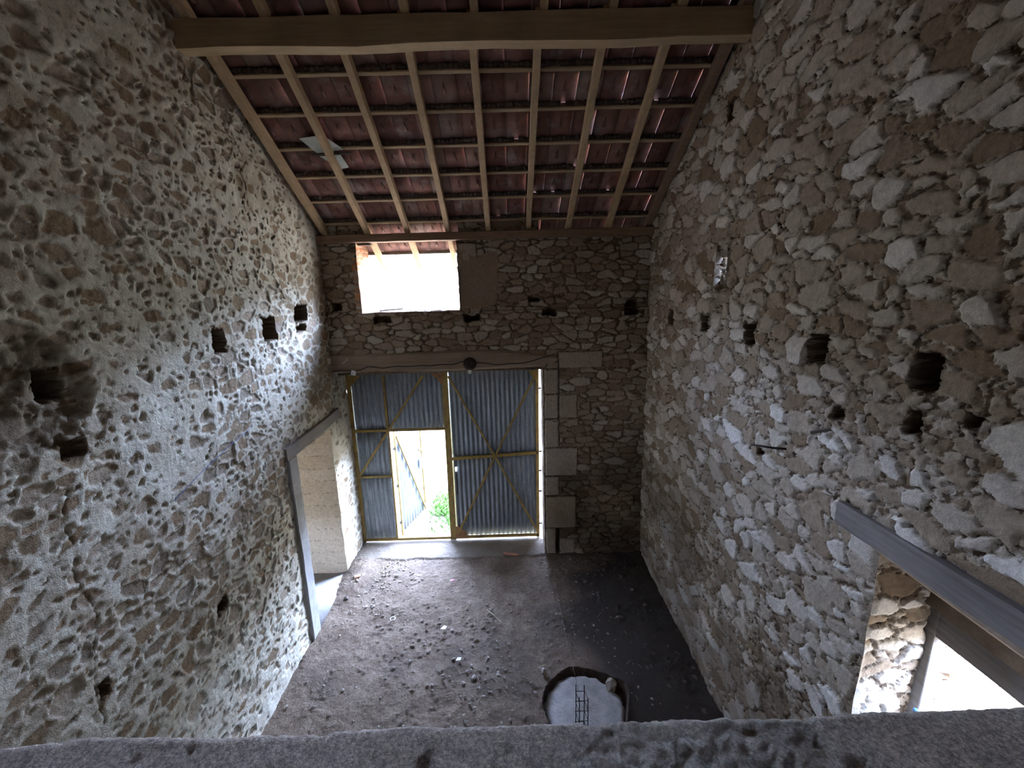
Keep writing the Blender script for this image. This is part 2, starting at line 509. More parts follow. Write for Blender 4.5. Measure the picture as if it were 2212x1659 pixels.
# ------------------------------------------------------------------ small geometry helpers
def tag(o, label=None, cat=None, group=None, kind=None):
    if label: o['label'] = label
    if cat: o['category'] = cat
    if group: o['group'] = group
    if kind: o['kind'] = kind
    return o
def empty(name, loc, rz=0.0):
    o = bpy.data.objects.new(name, None)
    o.empty_display_size = .1
    COL.objects.link(o)
    o.location = loc; o.rotation_euler = (0, 0, rz)
    return o
def obj(name, bm, mat, parent=None, smooth=False, loc=None):
    me = bpy.data.meshes.new(name)
    bmesh.ops.recalc_face_normals(bm, faces=bm.faces)
    bm.to_mesh(me); bm.free()
    me.materials.append(mat)
    if smooth: me.polygons.foreach_set('use_smooth', [True] * len(me.polygons))
    o = bpy.data.objects.new(name, me)
    COL.objects.link(o)
    if parent: o.parent = parent
    if loc: o.location = loc
    return o
def bm_bar(p0, p1, w, h, up=(0, 0, 1), bm=None, bev=.004, n=1, wob=0.0, seed=0):
    """a bar from p0 to p1, w across, h along 'up', n pieces long, with slight waviness"""
    bm = bm or bmesh.new()
    p0, p1 = Vector(p0), Vector(p1)
    d = (p1 - p0).normalized()
    up = Vector(up)
    s = d.cross(up).normalized()
    u = s.cross(d).normalized()
    rings = []
    rr = random.Random(seed)
    b_ = min(bev, w / 3, h / 3)
    prof = [(-w / 2 + b_, -h / 2), (w / 2 - b_, -h / 2), (w / 2, -h / 2 + b_), (w / 2, h / 2 - b_), (w / 2 - b_, h / 2), (-w / 2 + b_, h / 2), (-w / 2, h / 2 - b_), (-w / 2, -h / 2 + b_)]
    for k in range(n + 1):
        c = p0.lerp(p1, k / n)
        ow, oh = rr.uniform(-wob, wob), rr.uniform(-wob, wob)
        sc = 1 + rr.uniform(-wob, wob) * 4
        rings.append([bm.verts.new(c + s * (a * sc + ow) + u * (q * sc + oh)) for a, q in prof])
    for A, B in zip(rings[:-1], rings[1:]):
        for k in range(8):
            bm.faces.new((A[k], A[(k + 1) % 8], B[(k + 1) % 8], B[k]))
    bm.faces.new(rings[0]); bm.faces.new(rings[-1])
    return bm
def bm_tube(pts, r, seg=8, bm=None):
    bm = bm or bmesh.new()
    pts = [Vector(p) for p in pts]
    rings = []
    for k, p in enumerate(pts):
        d = (pts[min(k + 1, len(pts) - 1)] - pts[max(k - 1, 0)]).normalized()
        a = d.orthogonal().normalized() if k == 0 else (pa - d * pa.dot(d)).normalized()
        pa = a
        b2 = d.cross(a)
        rings.append([bm.verts.new(p + (a * math.cos(t) + b2 * math.sin(t)) * r) for t in [2 * math.pi * q / seg for q in range(seg)]])
    for A, B in zip(rings[:-1], rings[1:]):
        for k in range(seg): bm.faces.new((A[k], A[(k + 1) % seg], B[(k + 1) % seg], B[k]))
    bm.faces.new(rings[0]); bm.faces.new(rings[-1])
    return bm
def bm_lathe(prof, seg=20, bm=None, c=(0, 0, 0)):
    bm = bm or bmesh.new()
    rings = []
    for r, z in prof:
        rings.append([bm.verts.new((c[0] + r * math.cos(2 * math.pi * k / seg), c[1] + r * math.sin(2 * math.pi * k / seg), c[2] + z)) for k in range(seg)])
    for A, B in zip(rings[:-1], rings[1:]):
        for k in range(seg): bm.faces.new((A[k], A[(k + 1) % seg], B[(k + 1) % seg], B[k]))
    bm.faces.new(rings[0]); bm.faces.new(rings[-1])
    return bm
def bm_prism(pts, ext, bm=None):
    """flat outline pushed along ext"""
    bm = bm or bmesh.new()
    ext = Vector(ext)
    A = [bm.verts.new(Vector(p)) for p in pts]
    B = [bm.verts.new(Vector(p) + ext) for p in pts]
    bm.faces.new(A); bm.faces.new(B[::-1])
    for k in range(len(A)):
        bm.faces.new((A[k], A[(k + 1) % len(A)], B[(k + 1) % len(A)], B[k]))
    return bm
def bm_rock(c, r, seed, flat=.6, bm=None):
    bm = bm or bmesh.new()
    rr = random.Random(seed)
    g = bmesh.ops.create_icosphere(bm, subdivisions=1, radius=1)
    sx_, sy_, a = rr.uniform(.7, 1.3), rr.uniform(.7, 1.3), rr.uniform(0, 6)
    for v in g['verts']:
        q = v.co * rr.uniform(.75, 1.15)
        x, y = q.x * sx_, q.y * sy_
        v.co = Vector((c[0] + r * (x * math.cos(a) - y * math.sin(a)), c[1] + r * (x * math.sin(a) + y * math.cos(a)), c[2] + r * flat * q.z))
    return bm

# ------------------------------------------------------------------ WALL LEFT
STEP = .0125
DOOR_L = (5.30, 6.482, -.05, 2.55)
gab = lambda off: (lambda y, z: z < np.where(y > YR, ZP + off + T * (YF - y), ZP + off + T * (YF - YR) - T * (YR - y)))
topf = lambda off: (lambda y: (ZP + off + T * (YF - y)) if y > YR else (ZP + off + T * (YF - YR) - T * (YR - y)))
A = Acc()
holesL = [(2.59, 2.73, 4.02, 4.21, .26), (4.17, 4.34, 4.08, 4.28, .30), (5.06, 5.33, 4.08, 4.34, .32),
          (5.84, 6.20, 4.24, 4.44, .30), (5.86, 6.16, 4.10, 4.17, .16), (2.60, 2.76, 3.65, 3.77, .09), (3.58, 3.71, 1.67, 1.78, .16), (2.44, 2.50, 2.0, 2.10, .1)]
CRACKS = [[(4.443, 6.63), (4.507, 6.566), (4.483, 6.408), (4.592, 6.238), (5.045, 6.194), (5.202, 6.012), (5.066, 5.888), (5.14, 5.79), (5.124, 5.576), (5.115, 5.384)], [(2.579, 3.454), (2.524, 3.357), (2.514, 3.203), (2.535, 3.025), (2.482, 2.963), (2.5, 2.815), (2.455, 2.799)], [(2.524, 2.762), (2.555, 2.56), (2.474, 2.38), (2.427, 2.134), (2.406, 1.856)], [(4.443, 6.63), (4.385, 6.48)], [(4.759, 3.955), (4.778, 3.798), (4.734, 3.546)]]
def postL(u, v, h, E, I, soil):
    # bare patch round the first beam socket, where the pointing has fallen out
    q = 1 - ((u - 2.52) / .34) ** 2 - ((v - 4.08) / .34) ** 2 + (fbm(u * 6, v * 6, 66) - .5) * 1.6
    m = sstep(-.1, .25, q)
    soil = np.maximum(soil, m * (.35 + .5 * fbm(u * 14, v * 14, 4)))
    h = h - m * (.035 + .06 * (fbm(u * 10, v * 10, 67) - .4))
    # cracks in the pointing
    for path in CRACKS:
        for (a0, b0), (a1, b1) in zip(path[:-1], path[1:]):
            L2 = (a1 - a0) ** 2 + (b1 - b0) ** 2 + 1e-9
            t_ = np.clip(((u - a0) * (a1 - a0) + (v - b0) * (b1 - b0)) / L2, 0, 1)
            dd = np.hypot(u - a0 - t_ * (a1 - a0), v - b0 - t_ * (b1 - b0)) + (fbm(u * 14, v * 14, 71) - .5) * .03
            g_ = sstep(.010, .001, dd)
            h = h - .010 * g_
            soil = np.maximum(soil, .8 * g_)
    return h, E, I, soil
us = segs([1.25, DOOR_L[0], DOOR_L[1], 7.95], STEP)
vs = segs([-.1, DOOR_L[3], 8.3], STEP)
sheet(A, (XL, 0, 0), (0, 1, 0), (0, 0, 1), (1, 0, 0), us, vs, st_left, [DOOR_L], holesL, keep=gab(.185), fade=False, post=postL)
sheet(A, (XL, 0, 0), (0, 1, 0), (0, 0, 1), (1, 0, 0), segs([YB - .3, 1.25], .05), segs([-.1, 8.9], .05), st_left, keep=gab(.185), fade=False)
core(A, 'x', XL - .36, XL - .6, YB - .3, 8.0, -.3, topf(.185), [(5.30, 6.50, -.05, 2.55)], step=.5)
wl = A.build('wall_left', M_left, kind='structure')
# doorway reveal and small room behind it, in block work
A = Acc()
sheet(A, (XL, 6.482, 0), (-1, 0, 0), (0, 0, 1), (0, -1, 0), segs([-.005, 2.6], .03), segs([-.05, 2.62], .03), st_block)
A.box(XL - 2.7, XL - .10, 6.56, 6.7, -.1, 2.9, edge=.5, rnd=.5)
A.box(XL - 2.7, XL - .62, 4.3, 4.5, -.1, 2.9, edge=.5, rnd=.5)
A.box(XL - 2.7, XL - .02, 4.3, 6.7, 2.56, 2.75, edge=.5, rnd=.5)
A.box(XL - .62, XL - .03, 5.1, 5.30, -.1, 2.6, edge=.5, rnd=.5)
for (y0, y1, z0, z1) in ((4.3, 4.75, -.1, 2.7), (5.75, 6.7, -.1, 2.7), (4.75, 5.75, -.1, 1.2), (4.75, 5.75, 1.75, 2.7)):
    A.box(XL - 2.85, XL - 2.7, y0, y1, z0, z1, edge=.5, rnd=.5)
A.build('wall_passage', M_block, kind='structure')
A = Acc()
A.box(XL - 2.7, XL - .1, 4.3, 5.3, -.12, .035, edge=.5, rnd=.5)
A.box(XL - 2.7, XL + .03, 5.3, 6.53, -.12, .035, edge=.5, rnd=.5)
A.build('floor_passage', M_conc, kind='structure')

# ------------------------------------------------------------------ WALL RIGHT
WINR = (1.30, 2.335, 1.75, 3.00)
SLIT = (4.595, 4.69, 4.62, 4.86)
A = Acc()
holesR = [(5.86, 6.04, 4.06, 4.23, .25), (4.86, 5.0, 4.09, 4.25, .25), (3.92, 4.06, 4.05, 4.24, .28), (3.02, 3.18, 4.04, 4.23, .30), (2.21, 2.33, 4.04, 4.22, .30),
          (2.24, 2.33, 3.79, 3.91, .12), (2.50, 2.62, 3.08, 3.18, .12), (4.62, 4.74, 6.12, 6.30, .14), (3.62, 3.7, 3.1, 3.16, .1), (2.78, 2.86, 3.70, 3.76, .1), (1.75, 1.86, 4.35, 4.42, .12), (1.95, 2.02, 3.9, 3.97, .1)]
us = segs([1.0, WINR[0], WINR[1], SLIT[0], SLIT[1], 7.1], STEP)
vs = segs([-.1, WINR[2], WINR[3], SLIT[2], SLIT[3], 8.3], STEP)
def postR(u, v, h, E, I, soil):
    # splayed funnel around the slit
    q = 1 - np.abs(u - 4.60 + (v - 4.7) * .22) / (.11 + .10 * (4.9 - v)) + (fbm(u * 16, v * 16, 5) - .5) * .8
    h = h - np.clip(q, 0, 1) * .11 * sstep(4.05, 4.5, v) * sstep(5.2, 4.9, v)
    # lower part of the wall browned: mostly painted-in shade, with some dirt
    s = sstep(.38, .62, fbm(u * 1.4, v * 1.4, 33, 4) + (1.7 - v) * .14) * sstep(2.5, 1.3, v) * sstep(2.0, 3.2, u)
    return h, E, I, np.maximum(soil, .55 * s)
sheet(A, (XR, 0, 0), (0, 1, 0), (0, 0, 1), (-1, 0, 0), us, vs, st_right, [WINR, SLIT], holesR, keep=gab(.185), fade=False, post=postR)
sheet(A, (XR, 0, 0), (0, 1, 0), (0, 0, 1), (-1, 0, 0), segs([YB - .3, 1.0], .05), segs([-.1, 8.9], .05), st_right, keep=gab(.185), fade=False)
# far jamb of the window
sheet(A, (XR, 2.335, 0), (1, 0, 0), (0, 0, 1), (0, -1, 0), segs([0, .60], STEP), segs([1.75, 3.0], STEP), lambda u, v, d: st_right(u * 1.0, v, d, .16, .10, 57), uo=20)
core(A, 'x', XR + .34, XR + .6, YB - .3, 8.0, -.3, topf(.185), [(WINR[0], 2.36, WINR[2], 2.63), (4.31, 4.66, 4.64, 5.08)], step=.5)
sheet(A, (XR, 4.69, 0), (1, -.10, 0), (0, 0, 1), (0, -1, 0), segs([-.04, .36], STEP), segs([4.52, 4.98], STEP), lambda u, v, d: st_right(u, v, d, .12, .08, 53))
sheet(A, (XR, 4.50, 0), (1, -.55, 0), (0, 0, 1), (0, 1, 0), segs([-.01, .36], .03), segs([4.52, 4.98], .03), st_right)
sheet(A, (XR, 4.30, 4.98), (0, 1, 0), (1, 0, .3), (0, 0, -1), segs([0, .39], .02), segs([0, .36], .02), st_right)
sheet(A, (XR, 4.30, 4.52), (0, 1, 0), (1, 0, .35), (0, 0, 1), segs([0, .39], .02), segs([0, .36], .02), st_right)
# sloping soffit and sill of the window
sheet(A, (XR, 1.30, 1.75), (0, 1, 0), (1, 0, 0), (0, 0, 1), segs([0, 1.06], .03), segs([0, .60], .03), st_right)
A.build('wall_right', M_right, kind='structure')
bm = bm_prism([(XR - .03, 1.25, 3.01), (XR + .44, 1.25, 2.65), (XR + .44, 1.25, 2.74), (XR, 1.25, 3.10)], (0, 1.12, 0))
obj('trim_2', bm, M_oak)['kind'] = 'structure'

# ------------------------------------------------------------------ WALL FAR
GATE = (XL - .2, .553, -.05, 3.34)
GATEC = (XL - .2, .565, -.05, 3.34)
WINF = (-2.223, -.72, 4.273, 5.31)
WINC = (-2.235, -.705, 4.265, 5.31)
A = Acc()
quoins = [(.57, .805, 2.90, 3.31), (.57, .80, 2.48, 2.895), (.805, 1.115, 2.485, 2.895), (.57, .81, 1.98, 2.475), (.57, 1.12, 1.47, 1.975),
          (.57, .81, 1.11, 1.46), (.57, 1.105, .50, 1.10), (.57, .75, 0, .495), (.80, 1.08, 0, .30), (.80, 1.51, 3.315, 3.59), (-.72, -.42, 4.85, 5.28)]
holesF = [(-2.68, -2.55, 4.32, 4.43, .2), (-2.05, -1.79, 4.125, 4.21, .12), (-.655, -.41, 4.105, 4.195, .2), (.56, .76, 4.155, 4.245, .2), (1.84, 2.04, 4.135, 4.235, .2), (1.86, 2.01, 4.265, 4.35, .15), (.38, .52, 4.38, 4.44, .1), (.76, .80, 0.02, .5, .10)]
def offF(u, v): return np.where(v > 4.245, -.055, 0.0) + np.where((v > 4.225) & (v <= 4.245), .012, 0)
def postF(u, v, h, E, I, soil):
    s = sstep(.45, .75, fbm(u * 1.1, v * 1.1, 35, 4) + sstep(2.0, 0.2, v) * .35 + sstep(.9, 2.2, u) * .12 - .12) * sstep(2.6, 1.6, v) * sstep(.55, .9, u)  # lower right darkened: shade put into the colour, along with grime
    # smooth rendered patch beside the window
    p = 1 - np.maximum(np.abs(u + .42) / .30, np.abs(v - 4.72) / .42) + (fbm(u * 5, v * 5, 18) - .5) * .7
    pm = sstep(0, .12, p) * (v > 4.25)
    h = h * (1 - pm) + (-.045) * pm
    E = E * (1 - pm) + .3 * pm; I = I * (1 - pm) + .25 * pm
    blk = np.zeros_like(h)
    for (a, b, c, d) in quoins: blk = np.maximum(blk, ((u > a) & (u < b) & (v > c) & (v < d)) * 1.0)
    return h, E, I, np.maximum(soil, .72 * s * (1 - .6 * blk))
us = segs([XL - .1, WINF[0], WINF[1], GATE[1], XR + .1], STEP)
vs = segs([-.1, GATE[3], 4.225, 4.245, WINF[2], WINF[3], 5.34], STEP)
sheet(A, (0, YF, 0), (1, 0, 0), (0, 0, 1), (0, -1, 0), us, vs, st_far, [GATE, WINF], holesF, keep=lambda u, v: ~((u < GATE[1]) & (v < GATE[3])), off=offF, blocks=quoins, fade=False, post=postF)
core(A, 'y', YF + .30, YF + .58, XL - .6, XR + .6, -.3, lambda x: 5.10, [GATEC, WINC])
core(A, 'y', YF + .24, YF + .30, XL - .6, XR + .6, -.3, lambda x: 5.31, [GATEC, WINC])
# reveals: right side of the window, sill, gate jamb
sheet(A, (WINF[1], YF, 0), (0, 1, 0), (0, 0, 1), (-1, 0, 0), segs([.0, .58], STEP), segs([WINF[2], WINF[3]], STEP), st_far, fade=True)
sheet(A, (WINF[0], YF, WINF[2]), (1, 0, 0), (0, 1, 0), (0, 0, 1), segs([0, 1.53], .02), segs([0, .58], .02), st_far)
sheet(A, (GATE[1], YF, 0), (0, 1, 0), (0, 0, 1), (-1, 0, 0), segs([.0, .58], .02), segs([-.05, GATE[3]], .02), st_block)
A.box(XL - .1, GATE[1] + .3, YF + .2, YF + .58, 3.27, 3.36, edge=-.5, rnd=.5)
# packing between rafters on the wall head
def pack(x0, x1):
    us2 = segs([x0, x1], .02)
    sheet(A, (0, YF + .05, 0), (1, 0, 0), (0, 0, 1), (0, -1, 0), us2, segs([5.40, 5.60], .02), st_far, fade=False)
    A.box(x0, x1, YF + .07, YF + .20, 5.28, 5.50, edge=-.5, rnd=.4)
pack(-2.8, -2.03); pack(-.68, .52)
A.build('wall_far', M_far, kind='structure')
A = Acc()
sheet(A, (WINF[0], YF, 0), (0, 1, 0), (0, 0, 1), (1, 0, 0), segs([.0, .58], STEP), segs([WINF[2], WINF[3]], STEP), st_brick)
A.box(WINF[0] - .10, WINF[0] - .012, YF + .05, YF + .585, WINF[2], 5.09, edge=.5, rnd=.5)
A.build('trim_1', M_brick, kind='structure')

# ------------------------------------------------------------------ WALL BACK with a small unseen opening behind the camera, added for fill light
A = Acc()
sheet(A, (0, YB, 0), (1, 0, 0), (0, 0, 1), (0, 1, 0), segs([XL - .1, .6, 1.1, XR + .1], .06), segs([-.1, 4.6, 5.1, 6.2], .06), st_far, [(.6, 1.1, 4.6, 5.1)], fade=False)
core(A, 'y', YB - .1, YB - .5, XL - .6, XR + .6, -.3, lambda x: 6.2, [(.6, 1.1, 4.6, 5.1)])
A.build('wall_back', M_far, kind='structure')

# ------------------------------------------------------------------ FLOOR
A = Acc()
us = segs([XL - .1, .2, 1.25, XR + .1], .016)
vs = segs([1.0, 3.3, 4.6, 8.0], .016)
FC, FR = (.745, 4.02), .455
uu, vv = np.meshgrid(us, vs, indexing='ij')
u, v = uu.ravel(), vv.ravel()
h = .05 * (fbm(u * 1.6, v * 1.6, 12) - .5) + .022 * (fbm(u * 11, v * 11, 14) - .5) + .012 * (fbm(u * 38, v * 38, 15, 2) - .5)
# loose chippings
e, I, dx, dy = cells(u, v, .055, .055, 17, pw=.5)
m = (I > .80) * sstep(.25, .5, e) * sstep(.40, .62, fbm(u * 1.7, v * 1.7, 19))
h = h + .016 * m
h = h * sstep(7.6, 7.2, v) 
# rubble heap near the doorway and gate corner
h = h + .10 * np.exp(-((u + 2.62) / .25) ** 2 - ((v - 6.5) / .6) ** 2)
# concrete threshold strip
thr = sstep(6.80, 6.83, v + (fbm(u * 3, v * 3, 4) - .5) * .14)
thr = thr * sstep(.62, .5, u)
h = h * (1 - .6 * thr) + .022 * thr
# pit round the footing
ang = np.arctan2(v - FC[1], u - FC[0])
rr_ = np.hypot(u - FC[0], v - FC[1]) - FR - .03 * (fbm(ang * 2 + 9, u * 4, 21) - .5) - .03 * np.exp(-((ang - 1.7) / .35) ** 2) - .09 * np.exp(-((ang - .35) / .35) ** 2)
h = np.where(rr_ < .0, -.11, h + .02 * np.exp(-(rr_ / .05) ** 2))
# dark floor along the right wall: oily stain deepened with painted shade
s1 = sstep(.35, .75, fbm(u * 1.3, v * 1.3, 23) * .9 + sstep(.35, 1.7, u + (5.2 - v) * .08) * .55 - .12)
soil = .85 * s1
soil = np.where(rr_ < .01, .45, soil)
P = np.stack([u, v, h], 1)
nu, nv = len(us), len(vs)
i, j = np.meshgrid(np.arange(nu - 1), np.arange(nv - 1), indexing='ij')
a = (i * nv + j).ravel()
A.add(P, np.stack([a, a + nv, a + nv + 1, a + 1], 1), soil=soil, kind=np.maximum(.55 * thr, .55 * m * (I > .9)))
A.box(XL - .1, XR + .1, YB, 1.0, -.2, 0.0)
A.box(XL - .1, XR + .1, 1.0, 7.9, -.5, -.30)
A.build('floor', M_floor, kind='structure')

# outside ground
A = Acc()
A.box(-40, 40, 7.9, 70, -.4, -.02)
A.box(-40, XL - 2.9, -30, 7.9, -.4, -.02)
A.build('ground', M_ground, kind='structure')
A = Acc()
us = segs([2.85, 40], .4); vs = segs([-30, 12], .4)
uu, vv = np.meshgrid(us, vs, indexing='ij'); u, v = uu.ravel(), vv.ravel()
P = np.stack([u, v, np.minimum(.75 + .10 * np.maximum(u - 4, 0), 1.6) * sstep(11, 8.5, v) + .12 * (fbm(u, v, 5) - .5) - .3 * sstep(8, 11, v)], 1)
nu, nv = len(us), len(vs)
i, j = np.meshgrid(np.arange(nu - 1), np.arange(nv - 1), indexing='ij'); a = (i * nv + j).ravel()
A.add(P, np.stack([a, a + nv, a + nv + 1, a + 1], 1))
A.build('earth_bank', M_bank, kind='structure')

# ------------------------------------------------------------------ SLAB under the camera
A = Acc()
us = segs([XL - .02, XR + .02], .012)
us_y = segs([.55, 1.165], .012)
uu, vv = np.meshgrid(us, us_y, indexing='ij'); u, v = uu.ravel(), vv.ravel()
rough = sstep(.0, .35, u) * sstep(1.15, .7, u)
v2 = v + (v - .55) / .615 * (.03 * (fbm(u * 3, u * 0, 5) - .5) + .012 * (fbm(u * 30, u * 0, 6) - .5) - .018 * sstep(-1.35, -1.7, u) * sstep(-1.95, -1.8, u))
h = .006 * (fbm(u * 12, v * 12, 7) - .5) + .011 * (.3 + rough) * (fbm(u * 45, v * 45, 9) - .5) * 1.5
h = h - .02 * sstep(1.14, 1.165, v)
h = h - .012 * sstep(.72, .80, fbm(u * 14, v * 14, 77))
P = np.stack([u, v2, 3.241 + h], 1)
nu, nv = len(us), len(us_y)
i, j = np.meshgrid(np.arange(nu - 1), np.arange(nv - 1), indexing='ij'); a = (i * nv + j).ravel()
Fq = np.stack([a, a + nv, a + nv + 1, a + 1], 1)
A.add(P, Fq, soil=rough)
# front face
edge = P.reshape(nu, nv, 3)[:, -1, :]
low = edge.copy(); low[:, 2] = 3.0; low[:, 1] -= .01
Q = np.concatenate([edge, low]); k = np.arange(nu - 1)
A.add(Q, np.stack([k, k + 1, k + 1 + nu, k + nu], 1)[:, ::-1])
A.box(XL, XR, YB, .552, 3.0, 3.236)
A.box(XL, XR, .55, 1.13, 3.0, 3.20)
A.build('floor_loft', M_slab, kind='structure')

# ------------------------------------------------------------------ ROOF
BY = [7.222, 6.846, 6.454, 6.079, 5.706, 5.322, 4.951, 4.57]
while BY[-1] - .38 > YR: BY.append(BY[-1] - .38)
BT = .148                                   # vertical height of the batten tops over the rafters' undersides
NR = Vector((0, ST, CT)); DN = Vector((0, CT, -ST))
def rp(x, y, nn=0.0):
    """point on the batten-top plane at distance y, lifted nn along the roof's normal"""
    return Vector((x, y, roofz(y, BT))) + NR * nn
A = Acc()
TW = .252
rt = random.Random(3)
def slab8(A, P, rnd, soil):
    A.add(P, [(0, 1, 3, 2), (4, 6, 7, 5), (0, 4, 5, 1), (2, 3, 7, 6), (0, 2, 6, 4), (1, 5, 7, 3)], rnd=rnd, soil=soil)
ys = BY + [BY[-1] - .38]
for k in range(len(BY)):
    ytop = BY[k]
    ybot = BY[k - 1] if k > 0 else BY[0] + .28
    x = XL - .45
    while x < XR + .45:
        r = rt.random()
        tl = rt.uniform(-.004, .006); tilt = .012
        y0, y1 = ytop - .035, ybot + .03
        P = []
        for (yy, n0) in ((y0, 0.0), (y1, .030)):
            for (xx, dn) in ((x + .002, 0.0), (x + TW + .020, tilt)):
                for t_ in (0.0, .014):
                    P.append(rp(xx, yy, n0 + dn + t_ + tl))
        slab8(A, P, r, 0.0)
        # rib along the tile's joint
        P = []
        for yy, n0 in ((y0 + .03, 0.0), (y1 - .06, .027)):
            for xx in (x + .004, x + .016):
                for t_ in (-.006, .004):
                    P.append(rp(xx, yy, n0 + t_ + tl))
        slab8(A, P, r, .45)
        # moulded nib in the middle of the underside
        ym = ytop + (ybot - ytop) * .52
        P = []
        for yy, hw, n0 in ((ym - .075, .004, .012), (ym + .03, .022, .021)):
            for xx in (x + TW / 2 - hw, x + TW / 2 + hw):
                for t_ in (-.012, .004):
                    P.append(rp(xx, yy, n0 + t_ + tl))
        slab8(A, P, r * .5, .25)
        # upper lip of the tile, mossy and rough; a few are chipped and let daylight through
        chip = rt.random() < (.16 if x > -.3 else .08)
        parts_ = 5
        for q in range(parts_):
            if chip and q == 2: continue
            xa, xb = x + TW * q / parts_, x + TW * (q + 1) / parts_
            top = .048 + rt.uniform(-.003, .006)
            bot = -.003 + rt.uniform(-.006, .004)
            P = []
            for yy in (y0 - rt.uniform(.004, .02), y0 + .022):
                for xx in (xa, xb):
                    for nn in (bot, top): P.append(rp(xx, yy, nn))
            slab8(A, P, r, .8)
        x += TW
# other pitch of the roof behind the camera, and the ridge
zr = roofz(YR, BT)
P = [(XL - .45, YR + .05, zr + .0), (XR + .45, YR + .05, zr + .0), (XR + .45, YB - .8, zr - T * (YR - YB + .8) - .03), (XL - .45, YB - .8, zr - T * (YR - YB + .8) - .03)]
P2 = [(a_, b_, c_ + .07) for a_, b_, c_ in P]
A.add(P + P2, [(0, 1, 2, 3), (7, 6, 5, 4), (0, 4, 5, 1), (1, 5, 6, 2), (2, 6, 7, 3), (3, 7, 4, 0)], rnd=.4)
A.box(XL - .45, XR + .45, YR - .35, YR + .45, zr - .02, zr + .12, rnd=.5)
A.build('ceiling', M_tile, smooth=False, kind='structure')

# rafters
RX = [-2.66, -2.033, -1.434, -.835, -.236, .363, .962, 1.561, 2.15]
RL = ['leftmost pine rafter, running down tight against the left stone wall',
      'pine rafter crossing the pale sheet patch, above the left edge of the window',
      'pine rafter ending above the middle left of the upper window opening',
      'pine rafter ending above the right end of the upper window opening',
      'pine rafter just right of the upper window, the fifth counted from the left wall',
      'upright-looking pine rafter in the middle right, just above the gate right leaf',
      'pine rafter third from the right stone wall',
      'last full pine rafter before the dark one at the right wall',
      'rightmost rafter, dark, lying against the right stone wall']
for k, (x, lb) in enumerate(zip(RX, RL)):
    o = empty('rafter', (x, 7.6, roofz(7.6)))
    tag(o, lb, 'rafter', 'rafters under the tile roof')
    off = Vector((0, 0, .1 / CT / 2))
    hw = .085 if k in (0, 8) else .072
    p0 = Vector((0, .12, -T * .12)) + off
    p1 = Vector((0, YR + .1 - 7.6, T * (7.6 - YR - .1))) + off
    mt = M_pine if k < 8 else M_plate
    # two lengths, lapped over the purlin
    pm = p0.lerp(p1, (7.72 - 4.43) / (7.72 - YR - .1))
    obj('lower_length', bm_bar(p0, pm, hw, .1, NR, n=14, wob=.0022, seed=k), mt, o)
    sh = Vector((.035 if k not in (0, 8) else 0.0, 0, 0))
    obj('upper_length', bm_bar(pm + sh, p1 + sh, hw, .1, NR, n=10, wob=.0022, seed=k + 40), mt, o)

# battens
BN = ['bottom', 'second', 'third', 'fourth', 'fifth', 'sixth']
vis = 0
for k, y in enumerate(BY):
    c = rp(0, y, -.0135)
    bm = bm_bar((XL - .02, c.y, c.z), (XR + .02, c.y, c.z), .040, .027, NR, n=24, wob=.002, seed=k + 90)
    o = obj('batten', bm, M_pinex)
    if y > 7.1: lb = 'tile batten over the wall top, just above the eave gap'
    elif y > 4.7: lb = 'long thin pine batten under the tiles, %s one up from the wall plate' % ['', 'first', 'second', 'third', 'fourth', 'fifth', 'sixth'][k]
    else: lb = 'tile batten above the big purlin, number %s up from it' % ['one', 'two', 'three', 'four', 'five', 'six', 'seven', 'eight', 'nine', 'ten', 'eleven'][k - 7]
    tag(o, lb, 'batten', 'battens carrying the roof tiles')

c = rp(0, 7.51, .005)
tag(obj('eave_board', bm_bar((XL - .3, c.y, c.z), (XR + .3, c.y, c.z), .022, .06, NR, n=8, wob=.002, seed=3), M_grey), 'grey board along the eave, seen through the top of the upper window', 'board')

# purlin
bm = bmesh.new()
sec = [(4.365, 6.70), (4.50, 6.695), (4.50, 6.842), (4.365, 6.925)]
rings = []
rp_ = random.Random(8)
nseg = 22
for k in range(nseg + 1):
    x = (XL - .1) + (XR - XL + .2) * k / nseg
    dz = .010 * math.sin(k * .7) + rp_.uniform(-.004, .004)
    ring = []
    for q, (yy, zz) in enumerate(sec):
        ring.append(bm.verts.new((x, yy + rp_.uniform(-.003, .003), zz + (dz if q < 2 else 0) + .004 * (k - 11) * 0)))
    rings.append(ring)
for R0, R1 in zip(rings[:-1], rings[1:]):
    for q in range(4): bm.faces.new((R0[q], R0[(q + 1) % 4], R1[(q + 1) % 4], R1[q]))
bm.faces.new(rings[0]); bm.faces.new(rings[-1])
bmesh.ops.bevel(bm, geom=[e_ for e_ in bm.edges if abs(e_.verts[0].co.x - e_.verts[1].co.x) > .1 and len(e_.link_faces) == 2], offset=.006, segments=1, affect='EDGES')
tag(obj('purlin', bm, M_purlin), 'big dark timber purlin spanning from wall to wall across the top', 'beam')

# wall plate
bm = bm_bar((XL - .05, YF + .005, 5.366), (XR + .05, YF + .005, 5.366), .17, .112, (0, 0, 1), n=20, wob=.003, seed=4, bev=.008)
tag(obj('wall_plate', bm, M_plate), 'long brown timber lying on the far wall under the rafter ends', 'beam')

